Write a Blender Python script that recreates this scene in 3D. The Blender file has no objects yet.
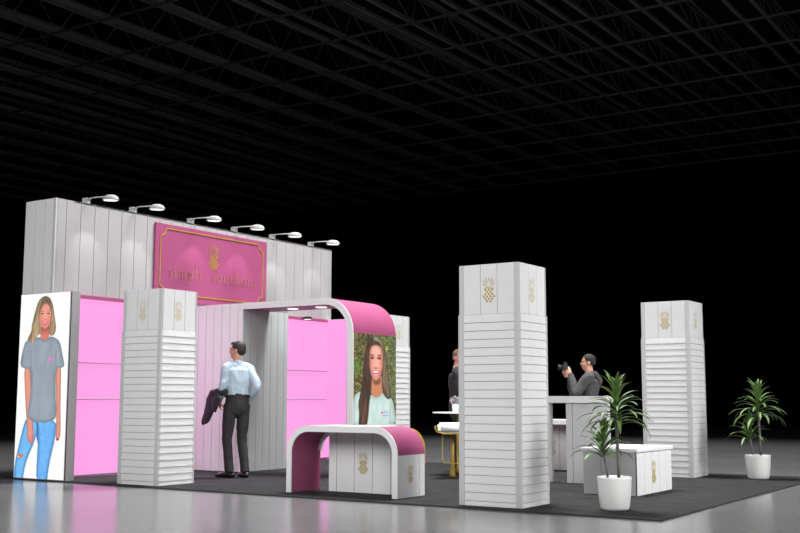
import bpy, bmesh, math, random
import numpy as np
from mathutils import Vector, Matrix
random.seed(7)
C = bpy.context.scene.collection
PI = math.pi
def R(d): return math.radians(d)

# ------------------------------------------------------------------ camera
F, PITCH, YAW, ROLL = 1082.5, 0.1217024, 0.582305, 0.001547
CAMZ = 1.07
fw = Vector((-math.sin(YAW)*math.cos(PITCH), math.cos(YAW)*math.cos(PITCH), math.sin(PITCH)))
r0 = fw.cross(Vector((0, 0, 1))).normalized(); u0 = r0.cross(fw)
rt = r0*math.cos(ROLL) + u0*math.sin(ROLL); up = -r0*math.sin(ROLL) + u0*math.cos(ROLL)
cd = bpy.data.cameras.new('camera'); cam = bpy.data.objects.new('camera', cd); C.objects.link(cam)
cd.sensor_fit = 'HORIZONTAL'; cd.sensor_width = 36; cd.lens = F/800*36; cd.clip_end = 300
m = Matrix.Identity(4)
for i in range(3):
    m[i][0] = rt[i]; m[i][1] = up[i]; m[i][2] = -fw[i]
m[2][3] = CAMZ
cam.matrix_world = m
bpy.context.scene.camera = cam

# ------------------------------------------------------------------ materials
def lin(c):
    out = []
    for v in c:
        v /= 255.0
        out.append(v/12.92 if v <= .04045 else ((v+.055)/1.055)**2.4)
    return tuple(out)
MATS = {}
def mat(name, rgb, rough=.5, metal=0, var=.04, scale=6, bump=0, bscale=60, emit=0, spec=.5, stretch=None):
    if name in MATS: return MATS[name]
    M = bpy.data.materials.new(name); M.use_nodes = True
    nt = M.node_tree; N = nt.nodes; L = nt.links
    b = N['Principled BSDF']
    c = lin(rgb)
    b.inputs['Roughness'].default_value = rough; b.inputs['Metallic'].default_value = metal
    b.inputs['Specular IOR Level'].default_value = spec
    tc = N.new('ShaderNodeTexCoord'); src = tc.outputs['Object']
    if stretch:
        mp = N.new('ShaderNodeMapping'); mp.inputs['Scale'].default_value = stretch
        L.new(src, mp.inputs['Vector']); src = mp.outputs['Vector']
    nz = N.new('ShaderNodeTexNoise'); nz.inputs['Scale'].default_value = scale; nz.inputs['Detail'].default_value = 5
    L.new(src, nz.inputs['Vector'])
    cr = N.new('ShaderNodeValToRGB'); L.new(nz.outputs['Fac'], cr.inputs['Fac'])
    cr.color_ramp.elements[0].position = .3; cr.color_ramp.elements[1].position = .7
    cr.color_ramp.elements[0].color = tuple(x*(1-var) for x in c)+(1,)
    cr.color_ramp.elements[1].color = tuple(min(1, x*(1+var)) for x in c)+(1,)
    if emit:
        b.inputs['Base Color'].default_value = (0.02, 0.02, 0.02, 1)
        L.new(cr.outputs['Color'], b.inputs['Emission Color']); b.inputs['Emission Strength'].default_value = emit
    else:
        L.new(cr.outputs['Color'], b.inputs['Base Color'])
    if bump:
        n2 = N.new('ShaderNodeTexNoise'); n2.inputs['Scale'].default_value = bscale; n2.inputs['Detail'].default_value = 4
        L.new(src, n2.inputs['Vector'])
        bp = N.new('ShaderNodeBump'); bp.inputs['Strength'].default_value = bump; bp.inputs['Distance'].default_value = .01
        L.new(n2.outputs['Fac'], bp.inputs['Height']); L.new(bp.outputs['Normal'], b.inputs['Normal'])
    MATS[name] = M
    return M
WHITE = mat('white_painted_boards', (228, 228, 228), .55, var=.02)
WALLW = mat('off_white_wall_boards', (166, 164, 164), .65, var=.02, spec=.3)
TRIM = mat('grey_corner_trim', (200, 200, 201), .5, var=.01)
GROOVE = mat('board_joint_shadow_gap', (150, 150, 152), .9, var=.05)
GLOSSW = mat('white_laminate', (238, 238, 238), .35, var=.01)
PINK = mat('pink_laminate', (164, 77, 118), .5, var=.03)
PINKSIGN = mat('pink_sign_face', (155, 72, 112), .65, var=.02, spec=.3)
GOLD = mat('gold_foil', (184, 150, 52), .45, .25, var=.18, scale=30)
GOLDP = mat('pale_gold_print', (205, 192, 150), .6, .05, var=.12, scale=30)
GOLDY = mat('yellow_gold_foil', (178, 160, 30), .45, .2, var=.2, scale=30)
GLOWPINK = mat('backlit_pink_fabric', (255, 158, 228), .8, var=.008, scale=1.2, emit=1.0)
GREYF = mat('grey_metal_frame', (150, 150, 150), .5, var=.02)
SHELF = mat('grey_shelf_edge', (165, 132, 160), .6, var=.02)
CARPET = mat('charcoal_carpet', (54, 54, 55), .8, var=.36, scale=2.2, bump=.5, bscale=90, stretch=(1, 6, 1), spec=.06)
CARPETE = mat('carpet_edge', (46, 46, 47), .8, var=.1)
FLOOR = mat('polished_concrete', (112, 112, 113), .2, var=.12, scale=.8, bump=.02, bscale=3, spec=.32)
STEEL = mat('dark_roof_steel', (120, 120, 122), .5, var=.15)
BLACK = mat('black_paint', (14, 14, 15), .6)
CEIL = mat('black_ceiling', (4, 4, 4), .95)
LENS = mat('lamp_lens', (255, 252, 245), .4, var=.01, emit=1.3)
LAMPM = mat('pale_grey_metal', (178, 178, 177), .35, .1, var=.02)
POT = mat('white_ceramic', (238, 238, 236), .3, var=.01)
SOIL = mat('dark_soil', (48, 40, 34), .95, var=.3, scale=60, bump=.6)
LEAF = mat('dracaena_leaf', (92, 120, 62), .5, var=.45, scale=5)
STEM = mat('plant_cane', (112, 110, 104), .7, var=.2, scale=40, bump=.4)
SKIN = mat('skin', (206, 152, 128), .55, var=.05, scale=20)
GREEN_T = None

# ------------------------------------------------------------------ helpers
class MB:
    def __init__(s): s.bm = bmesh.new()
    def box(s, x0, x1, y0, y1, z0, z1, bev=0):
        v = [s.bm.verts.new(p) for p in ((x0,y0,z0),(x1,y0,z0),(x1,y1,z0),(x0,y1,z0),(x0,y0,z1),(x1,y0,z1),(x1,y1,z1),(x0,y1,z1))]
        fs = [s.bm.faces.new([v[i] for i in f]) for f in ((0,3,2,1),(4,5,6,7),(0,1,5,4),(1,2,6,5),(2,3,7,6),(3,0,4,7))]
        if bev:
            es = set(e for f in fs for e in f.edges)
            bmesh.ops.bevel(s.bm, geom=list(es), offset=bev, segments=2, affect='EDGES')
        return s
    def prism(s, pts, axis, a, b):
        # pts: 2D outline; axis 'y': (x,z) extruded a..b along y ; 'x': (y,z) along x ; 'z': (x,y) along z
        def P(p, t): return {'y': (p[0], t, p[1]), 'x': (t, p[0], p[1]), 'z': (p[0], p[1], t)}[axis]
        A = [s.bm.verts.new(P(p, a)) for p in pts]; B = [s.bm.verts.new(P(p, b)) for p in pts]
        n = len(pts)
        fs = [s.bm.faces.new(A), s.bm.faces.new(B[::-1])]
        for i in range(n): fs.append(s.bm.faces.new((A[i], B[i], B[(i+1) % n], A[(i+1) % n])))
        bmesh.ops.recalc_face_normals(s.bm, faces=fs)
        return s
    def strip_band(s, outer, inner, axis, a, b):
        # closed band between two open polylines of same length, extruded
        def P(p, t): return {'y': (p[0], t, p[1]), 'x': (t, p[0], p[1])}[axis]
        n = len(outer)
        oa = [s.bm.verts.new(P(p, a)) for p in outer]; ob = [s.bm.verts.new(P(p, b)) for p in outer]
        ia = [s.bm.verts.new(P(p, a)) for p in inner]; ib = [s.bm.verts.new(P(p, b)) for p in inner]
        fs = []
        for i in range(n-1):
            fs += [s.bm.faces.new((oa[i], oa[i+1], ia[i+1], ia[i])), s.bm.faces.new((ob[i], ib[i], ib[i+1], ob[i+1])),
                   s.bm.faces.new((oa[i], ob[i], ob[i+1], oa[i+1])), s.bm.faces.new((ia[i], ia[i+1], ib[i+1], ib[i]))]
        fs += [s.bm.faces.new((oa[0], ia[0], ib[0], ob[0])), s.bm.faces.new((oa[-1], ob[-1], ib[-1], ia[-1]))]
        bmesh.ops.recalc_face_normals(s.bm, faces=fs)
        return s
    def tube(s, pts, rad, seg=10, cap=True):
        pts = [Vector(p) for p in pts]; n = len(pts)
        rad = rad if isinstance(rad, (list, tuple)) else [rad]*n
        rings = []; prev = None
        for i, p in enumerate(pts):
            t = (pts[min(i+1, n-1)] - pts[max(i-1, 0)]).normalized()
            if prev is None:
                a = Vector((0, 0, 1)) if abs(t.z) < .9 else Vector((1, 0, 0))
                sd = t.cross(a).normalized()
            else: sd = (prev - t*prev.dot(t)).normalized()
            prev = sd; w = t.cross(sd)
            rings.append([s.bm.verts.new(p + (sd*math.cos(k*2*PI/seg) + w*math.sin(k*2*PI/seg))*rad[i]) for k in range(seg)])
        for i in range(n-1):
            for k in range(seg):
                s.bm.faces.new((rings[i][k], rings[i][(k+1) % seg], rings[i+1][(k+1) % seg], rings[i+1][k]))
        if cap:
            s.bm.faces.new(rings[0][::-1]); s.bm.faces.new(rings[-1])
        return s
    def lathe(s, prof, c=(0, 0), seg=32):
        rings = []
        for r_, z in prof:
            rings.append([s.bm.verts.new((c[0]+r_*math.cos(k*2*PI/seg), c[1]+r_*math.sin(k*2*PI/seg), z)) for k in range(seg)])
        for i in range(len(prof)-1):
            for k in range(seg):
                s.bm.faces.new((rings[i][k], rings[i][(k+1) % seg], rings[i+1][(k+1) % seg], rings[i+1][k]))
        s.bm.faces.new(rings[0][::-1]); s.bm.faces.new(rings[-1])
        return s
    def sphere(s, c, r_, rot=None, seg=16):
        M = Matrix.Translation(Vector(c)) @ (rot.to_4x4() if rot else Matrix.Identity(4)) @ Matrix.Diagonal((r_[0], r_[1], r_[2], 1))
        bmesh.ops.create_uvsphere(s.bm, u_segments=seg, v_segments=seg*3//4, radius=1, matrix=M)
        return s
    def build(s, name, material, parent=None, smooth=False, loc=None, rz=0):
        me = bpy.data.meshes.new(name); s.bm.to_mesh(me); s.bm.free()
        me.materials.append(material)
        if smooth:
            for p in me.polygons: p.use_smooth = True
        o = bpy.data.objects.new(name, me); C.objects.link(o)
        if parent: o.parent = parent
        if loc: o.location = loc
        o.rotation_euler.z = rz
        return o
def thing(name, label, cat, loc=(0, 0, 0), rz=0, group=None):
    o = bpy.data.objects.new(name, None); C.objects.link(o); o.location = loc; o.rotation_euler.z = rz
    o.empty_display_size = .1
    o['label'] = label; o['category'] = cat
    if group: o['group'] = group
    return o
def tag(o, label, cat, group=None):
    o['label'] = label; o['category'] = cat
    if group: o['group'] = group
    return o
def copy_tree(o, parent=None):
    c = o.copy(); C.objects.link(c); c.parent = parent
    for ch in list(o.children): copy_tree(ch, c)
    return c

# boards on a vertical face.  face 'x+': plane x=pos, spans a..b along y ; 'y-': plane y=pos, spans a..b along x
def boards(mb, face, pos, a, b, z0, z1, w, t=.012, gap=.006, start=None):
    edges = [a]; e = (start if start is not None else a + w)
    while e < b - .03: edges.append(e); e += w
    edges.append(b)
    for i in range(len(edges)-1):
        p = edges[i] + (gap/2 if i else 0); q = edges[i+1] - (gap/2 if i < len(edges)-2 else 0)
        if face == 'x+': mb.box(pos, pos+t, p, q, z0, z1, .002)
        elif face == 'x-': mb.box(pos-t, pos, p, q, z0, z1, .002)
        elif face == 'y-': mb.box(p, q, pos-t, pos, z0, z1, .002)
        else: mb.box(p, q, pos, pos+t, z0, z1, .002)

# ------------------------------------------------------------------ pineapple emblem (local: x right, z up, faces -y), height ~1
def emblem_mesh():
    mb = MB()
    def lens(x0, z0, x1, z1, w, bend=0):
        d = Vector((x1-x0, z1-z0)); L = d.length; d /= L; n = Vector((-d.y, d.x))
        A = []; B = []
        for i in range(9):
            t = i/8; ww = w*math.sin(PI*min(1, t*.92+.08))**.8*.5; bd = bend*math.sin(PI*t/2)**2
            p = Vector((x0, z0)) + d*L*t + n*bd
            A.append(p + n*ww); B.append(p - n*ww)
        mb.prism([tuple(p) for p in A] + [tuple(p) for p in B[::-1]], 'y', -.012, 0)
    # crown, two tiers of separate leaves
    for ang, r0_, r1_ in ((-66, .13, .34), (-43, .12, .40), (-21, .15, .40), (21, .15, .40), (43, .12, .40), (66, .13, .34), (0, .2, .36)):
        a = R(ang); s_ = 1 if ang > 0 else (-1 if ang < 0 else 0)
        lens(r0_*math.sin(a), .60+r0_*math.cos(a), r1_*math.sin(a)*.92, .60+r1_*math.cos(a), .032, -s_*.025)
    for ang, r0_, r1_ in ((-80, .06, .24), (-50, .08, .25), (50, .08, .25), (80, .06, .24), (-16, .05, .2), (16, .05, .2)):
        a = R(ang); s_ = 1 if ang > 0 else -1
        lens(r0_*math.sin(a), .50+r0_*math.cos(a)*.8, r1_*math.sin(a), .51+r1_*math.cos(a)*.8, .026, -s_*.02)
    # body: separate open diamonds inside an oval
    for r_ in range(6):
        z = .045 + r_*.088; hw = .235*math.sqrt(max(.05, 1-((z-.265)/.30)**2))
        for k in range(-2, 3):
            x = (k + (.5 if r_ % 2 == 0 else 0))*.150
            if abs(x) > hw: continue
            dx, dz = .052, .056
            mb.prism([(x, z+dz), (x+dx, z), (x, z-dz), (x-dx, z)], 'y', -.012, 0)
    me = bpy.data.meshes.new('emblem'); mb.bm.to_mesh(me); mb.bm.free()
    return me
EM = {}
for nm, mt in (('gold', GOLD), ('pale', GOLDP), ('yellow', GOLDY)):
    me = emblem_mesh(); me.materials.append(mt); EM[nm] = me
def emblem(parent, loc, h, face, kind='gold', label=None):
    o = bpy.data.objects.new('pineapple_emblem', EM[kind]); C.objects.link(o)
    o.parent = parent; o.location = loc; o.scale = (h*1.0, h*.6, h)
    o.rotation_euler.z = {'y-': 0, 'x+': PI/2, 'y+': PI, 'x-': -PI/2}[face]
    return o

# ------------------------------------------------------------------ setting
mb = MB(); mb.box(-70, 30, -12, 62, -.25, 0); o = mb.build('floor', FLOOR); o['kind'] = 'structure'
mb = MB(); mb.box(-70, 30, -12, 62, 14.2, 14.4); o = mb.build('ceiling', CEIL); o['kind'] = 'structure'
CT = .016
t = thing('booth_carpet', 'large charcoal rectangular carpet under the whole exhibition booth', 'carpet')
mb = MB(); mb.box(-12.56, -3.43, 9.395, 15.68, .001, CT-.002); mb.build('carpet_edge', CARPETE, t)
mb = MB(); mb.box(-12.557, -3.433, 9.398, 15.677, CT-.002, CT); mb.build('carpet_pile', CARPET, t)

# roof steel: triangular trusses along Y, straight beams across
def roof():
    def truss():
        r_ = thing('roof_truss', 'dark steel lattice roof truss overhead, running away from the camera', 'roof truss', (0, 0, 0), 0, 'roof trusses in the dark ceiling')
        for s_ in (-.32, .32):
            mb = MB(); mb.box(s_-.06, s_+.06, 12, 49, 12.0, 12.03); mb.box(s_-.012, s_+.012, 12, 49, 12.03, 12.14)
            mb.build('bottom_chord', STEEL, r_)
        mb = MB(); mb.box(-.09, .09, 12, 49, 13.2, 13.23); mb.box(-.012, .012, 12, 49, 13.06, 13.2); mb.build('top_chord', STEEL, r_)
        mb = MB(); y = 12.2; k = 0
        while y < 48:
            s_ = .32
            mb.tube([(s_, y, 12.08), (0, y+.75, 13.1)] if k % 2 == 0 else [(0, y, 13.1), (s_, y+.75, 12.08)], .010 if k % 2 else .020, 4)
            y += .85; k += 1
        mb.build('web_bracing', STEEL, r_)
        return r_
    p = truss(); first = True
    xs = [-5.9, -8.05, -10.2, -12.35, -15.5+.95, -17.5+.6, -19.75+.4, -21.7, -24.0, -26.1, -28.3, -30.4, -32.6, -34.7, -36.9, -39.0, -41.2, -43.3, -45.5, -47.6, -49.8]
    for x in xs:
        q = p if first else copy_tree(p); first = False
        q.location.x = x
        if x < -20.5: q.scale.x = .42
    b = None; y = 15.3
    while y < 49.5:
        if b is None:
            mb = MB(); mb.box(-51, 2, -.035, .035, 11.84, 11.86); mb.box(-51, 2, -.010, .010, 11.86, 11.91)
            b = mb.build('roof_beam', mat('darker_roof_steel', (84, 84, 86), .6, var=.1)); q = b
            tag(b, 'thin dark steel beam crossing below the roof trusses', 'beam', 'cross beams in the dark ceiling')
        else:
            q = b.copy(); C.objects.link(q)
        q.location.y = y; y += 2.54
roof()

# ------------------------------------------------------------------ printed pictures (flat graphics painted per vertex)
def smooth01(a, b, x):
    t = np.clip((x-a)/(b-a+1e-9), 0, 1); return t*t*(3-2*t)
def in_poly(px, py, poly):
    inside = np.zeros(px.shape, bool); n = len(poly)
    for i in range(n):
        x1, y1 = poly[i]; x2, y2 = poly[(i+1) % n]
        c = ((y1 > py) != (y2 > py)) & (px < (x2-x1)*(py-y1)/(y2-y1+1e-12)+x1)
        inside ^= c
    return inside
def dist_poly(px, py, poly):
    d = np.full(px.shape, 1e9); n = len(poly)
    for i in range(n):
        x1, y1 = poly[i]; x2, y2 = poly[(i+1) % n]; dx, dy = x2-x1, y2-y1
        t = np.clip(((px-x1)*dx+(py-y1)*dy)/(dx*dx+dy*dy+1e-12), 0, 1)
        d = np.minimum(d, np.hypot(px-x1-t*dx, py-y1-t*dy))
    return np.where(in_poly(px, py, poly), -d, d)
def rounded(poly, it=2):
    for _ in range(it):
        q = []
        for i in range(len(poly)):
            a = poly[i]; b = poly[(i+1) % len(poly)]
            q += [(a[0]*.75+b[0]*.25, a[1]*.75+b[1]*.25), (a[0]*.25+b[0]*.75, a[1]*.25+b[1]*.75)]
        poly = q
    return poly
def vnoise(x, y, s=0):
    def h(i, j): return np.modf(np.abs(np.sin(i*127.1+j*311.7+s*74.7)*43758.5453))[0]
    i = np.floor(x); j = np.floor(y); f = x-i; g = y-j; f = f*f*(3-2*f); g = g*g*(3-2*g)
    return (h(i, j)*(1-f)+h(i+1, j)*f)*(1-g)+(h(i, j+1)*(1-f)+h(i+1, j+1)*f)*g
class Paint:
    # canvas in picture units (x right, y down)
    def __init__(s, w, h, nx, ny):
        s.w, s.h, s.nx, s.ny = w, h, nx, ny
        s.x, s.y = np.meshgrid(np.linspace(0, w, nx), np.linspace(0, h, ny)); s.c = np.zeros(s.x.shape+(3,))
    def fill(s, rgb): s.c[:] = rgb
    def lay(s, mask, rgb):
        rgb = np.asarray(rgb, float); s.c = s.c*(1-mask[..., None])+rgb*mask[..., None]
    def poly(s, pts, rgb, soft=.25, rnd=2, shade=None):
        p = rounded(pts, rnd) if rnd else pts
        d = dist_poly(s.x, s.y, p); mk = 1-smooth01(-soft, soft, d)
        col = np.asarray(rgb, float)*np.ones(s.x.shape+(3,))
        if shade is not None: col = col*shade(s.x, s.y, d)[..., None]
        s.lay(mk, col); return d
    def ell(s, cx, cy, rx, ry, rgb, soft=.15, alpha=1, rot=0):
        c, n = math.cos(rot), math.sin(rot); X = (s.x-cx)*c+(s.y-cy)*n; Y = -(s.x-cx)*n+(s.y-cy)*c
        d = (np.hypot(X/rx, Y/ry)-1)*min(rx, ry)
        s.lay((1-smooth01(-soft, soft, d))*alpha, rgb)
    def mesh(s, name, material, parent, place):
        # place(u,v) -> world point, v=0 at the top
        nx, ny = s.nx, s.ny
        vs = [place(i/(nx-1), j/(ny-1)) for j in range(ny) for i in range(nx)]
        fs = [(j*nx+i, (j+1)*nx+i, (j+1)*nx+i+1, j*nx+i+1) for j in range(ny-1) for i in range(nx-1)]
        me = bpy.data.meshes.new(name); me.from_pydata(vs, [], fs)
        ca = me.color_attributes.new('print', 'FLOAT_COLOR', 'POINT')
        v = np.clip(s.c, 0, 255)/255; l = np.where(v <= .04045, v/12.92, ((v+.055)/1.055)**2.4)
        col = np.ones((ny*nx, 4)); col[:, :3] = l.reshape(-1, 3); ca.data.foreach_set('color', col.ravel())
        me.materials.append(material); o = bpy.data.objects.new(name, me); C.objects.link(o); o.parent = parent
        return o
def print_mat(name, emit, gain=1):
    M = bpy.data.materials.new(name); M.use_nodes = True; N = M.node_tree.nodes; L = M.node_tree.links; b = N['Principled BSDF']
    a = N.new('ShaderNodeAttribute'); a.attribute_name = 'print'; b.inputs['Roughness'].default_value = .5
    if emit:
        b.inputs['Base Color'].default_value = (.02, .02, .02, 1)
        L.new(a.outputs['Color'], b.inputs['Emission Color']); b.inputs['Emission Strength'].default_value = emit
    else:
        L.new(a.outputs['Color'], b.inputs['Base Color']); b.inputs['Roughness'].default_value = .6
    return M

def woman_full():
    # picture units: 49 wide x 187 tall (x 0..49, y 0..187)
    P = Paint(49, 187, 150, 460)
    P.fill((254, 254, 254))
    for lx in (9, 18.5, 28, 38.5): P.lay((1-smooth01(0, .35, np.abs(P.x-lx)))*.22, (190, 190, 195))
    def Q(pts):  # source coordinates -> picture units (undo the slight slant of the print)
        out = []
        for x, y in pts:
            v = (y-293)/187.0
            x0 = 22.3-9.8*v; w = 48.7+2.8*v
            top = 295-4.1*(x-x0)/w; bot = 479.5+2.8*(x-x0)/w
            out.append(((x-x0)/w*49, (y-top)/(bot-top)*187))
        return out
    hairc = (160, 134, 104)
    strand = lambda x, y, d: (.62+.52*vnoise(x*2.4+y*.25, y*.12, 3)-.12*smooth01(-1, 0, d))*(.86+.22*smooth01(0, 34, y))
    # jeans
    jeans = lambda x, y, d: .78+.30*smooth01(0, 3.2, -d)+.10*vnoise(x*.6, y*.35, 5)
    P.poly(Q([(27.5, 420), (41.5, 424), (40, 428), (34, 446), (27, 461), (23.5, 474), (22.3, 484), (12.4, 484), (13.6, 466), (19, 444), (24, 425)]), (104, 168, 222), .25, 1, jeans)
    P.poly(Q([(34, 420), (57, 421), (56, 440), (51.5, 458), (48.5, 474), (47.6, 484), (36.2, 484), (37, 462), (38.5, 440), (37, 428)]), (100, 162, 220), .25, 1, jeans)
    P.poly(Q([(37.6, 425), (38.6, 425), (38.6, 436), (38.0, 446), (36.8, 440)]), (58, 108, 180), .4, 0)
    P.ell(*Q([(19.3, 458)])[0], 3.4, 2.1, (214, 120, 108), .3); P.ell(*Q([(17.6, 458.7)])[0], 1.0, .5, (240, 235, 235), .3)
    # arms
    skin = (216, 142, 124)
    arm = lambda x, y, d: .84+.24*smooth01(0, 1.8, -d)
    P.poly(Q([(24, 365), (30.4, 365), (31.5, 385), (32, 410), (33.6, 430), (34, 440), (32.8, 446.5), (31, 447.5), (29.4, 445), (26.6, 440), (27, 428), (25.6, 408)]), skin, .25, 1, arm)
    P.poly(Q([(56.2, 365), (61.8, 365), (61.4, 390), (61, 412), (61.3, 430), (60.6, 440), (58.3, 444), (56, 441), (56.6, 432), (57, 415)]), skin, .25, 1, arm)
    for a, b in (((29.6, 438), (29.9, 445)), ((31.1, 438), (31.5, 446.5)), ((32.5, 437), (32.9, 445))):
        (x1, y1), (x2, y2) = Q([a, b])
        P.poly([(x1-.15, y1), (x1+.15, y1), (x2+.15, y2), (x2-.15, y2)], (186, 84, 84), .2, 0)
    P.ell(*Q([(57.8, 441.5)])[0], 1.0, 1.1, (190, 40, 70), .3)
    # hair behind
    P.poly(Q([(43, 297), (46.5, 295.6), (50.5, 297), (53.5, 303), (55, 312), (56.2, 322), (57, 330), (55.4, 335), (52, 337.5), (49, 334), (40, 334), (36, 341), (33, 347), (29, 346), (27.6, 340), (32, 333), (32.4, 326), (34.5, 318), (36.8, 309), (39.5, 301)]), hairc, .3, 1, strand)
    # neck
    P.poly(Q([(42.2, 325), (50, 325), (50.2, 338), (48, 342), (43, 342), (40.5, 338)]), (206, 118, 102), .3, 1, lambda x, y, d: .78+.3*smooth01(34, 44, y))
    # shirt
    sh = lambda x, y, d: .86+.16*smooth01(0, 4, -d)+.09*(vnoise(x*.35+y*.05, y*.09, 9)-.5)
    P.poly(Q([(26, 342), (33, 340.5), (40.5, 337.5), (44, 341), (48, 340.5), (50.5, 336.8), (57, 339), (61, 343.5), (63, 355), (65.2, 366), (64, 369), (56.5, 370), (56.2, 395), (57.2, 419), (54, 422.5), (46, 425), (36, 424.5), (29, 421.5), (27, 418), (31, 395), (31, 371), (25.5, 370.5), (20, 368), (21.5, 357), (24, 348)]), (150, 161, 172), .25, 1, sh)
    for a, b in (((31.2, 352), (31.6, 370)), ((56.6, 352), (56.4, 369))):
        (x1, y1), (x2, y2) = Q([a, b])
        P.poly([(x1-.25, y1), (x1+.25, y1), (x2+.25, y2), (x2-.25, y2)], (118, 128, 140), .4, 0)
    (lx, ly), = Q([(51.7, 360.8)])
    P.poly([(lx-3.2, ly-.6), (lx+3.0, ly-1.6), (lx+3.2, ly+.4), (lx-3, ly+1.4)], (245, 120, 210), .3, 0)
    # face
    fx, fy = Q([(46.3, 316.5)])[0]
    P.ell(fx, fy, 5.5, 12.8, (228, 142, 124), .5); P.ell(fx+.2, fy-3, 4.0, 8.0, (244, 168, 148), 1.8, .8); P.ell(fx-3, fy+3, 1.6, 2.6, (238, 140, 128), 1.0, .7); P.ell(fx+3, fy+3, 1.6, 2.6, (238, 140, 128), 1.0, .7)
    P.ell(fx-.3, fy+2, 1.0, 2.6, (246, 168, 150), .8, .7)
    for s_ in (-1, 1):
        P.ell(fx+s_*2.9-.2, fy-2.6, 1.25, .6, (64, 44, 44), .3); P.ell(fx+s_*3.0-.2, fy-5.2, 1.7, .35, (150, 100, 76), .35)
    P.ell(fx-.2, fy+7.2, 2.3, 1.5, (206, 70, 130), .35); P.ell(fx-.2, fy+6.9, 1.7, .55, (255, 225, 235), .2); P.ell(fx-.2, fy+3.6, 1.0, .3, (196, 110, 96), .4)
    # hair in front
    P.poly(Q([(42, 298), (46.6, 296.5), (43.6, 301), (40.9, 308), (39.9, 317), (39.4, 327), (38.6, 336), (35.5, 341), (32.5, 345.5), (30.5, 342), (33, 335), (34.5, 325), (36, 316), (38, 307)]), (184, 158, 124), .4, 1, strand)
    P.poly(Q([(46.6, 296.5), (50.5, 298), (53.4, 306), (54.8, 318), (56.4, 329), (54.6, 334), (52, 336), (51.4, 330), (52.3, 320), (51.8, 310), (49.6, 303)]), (176, 148, 116), .4, 1, strand)
    return P

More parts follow.
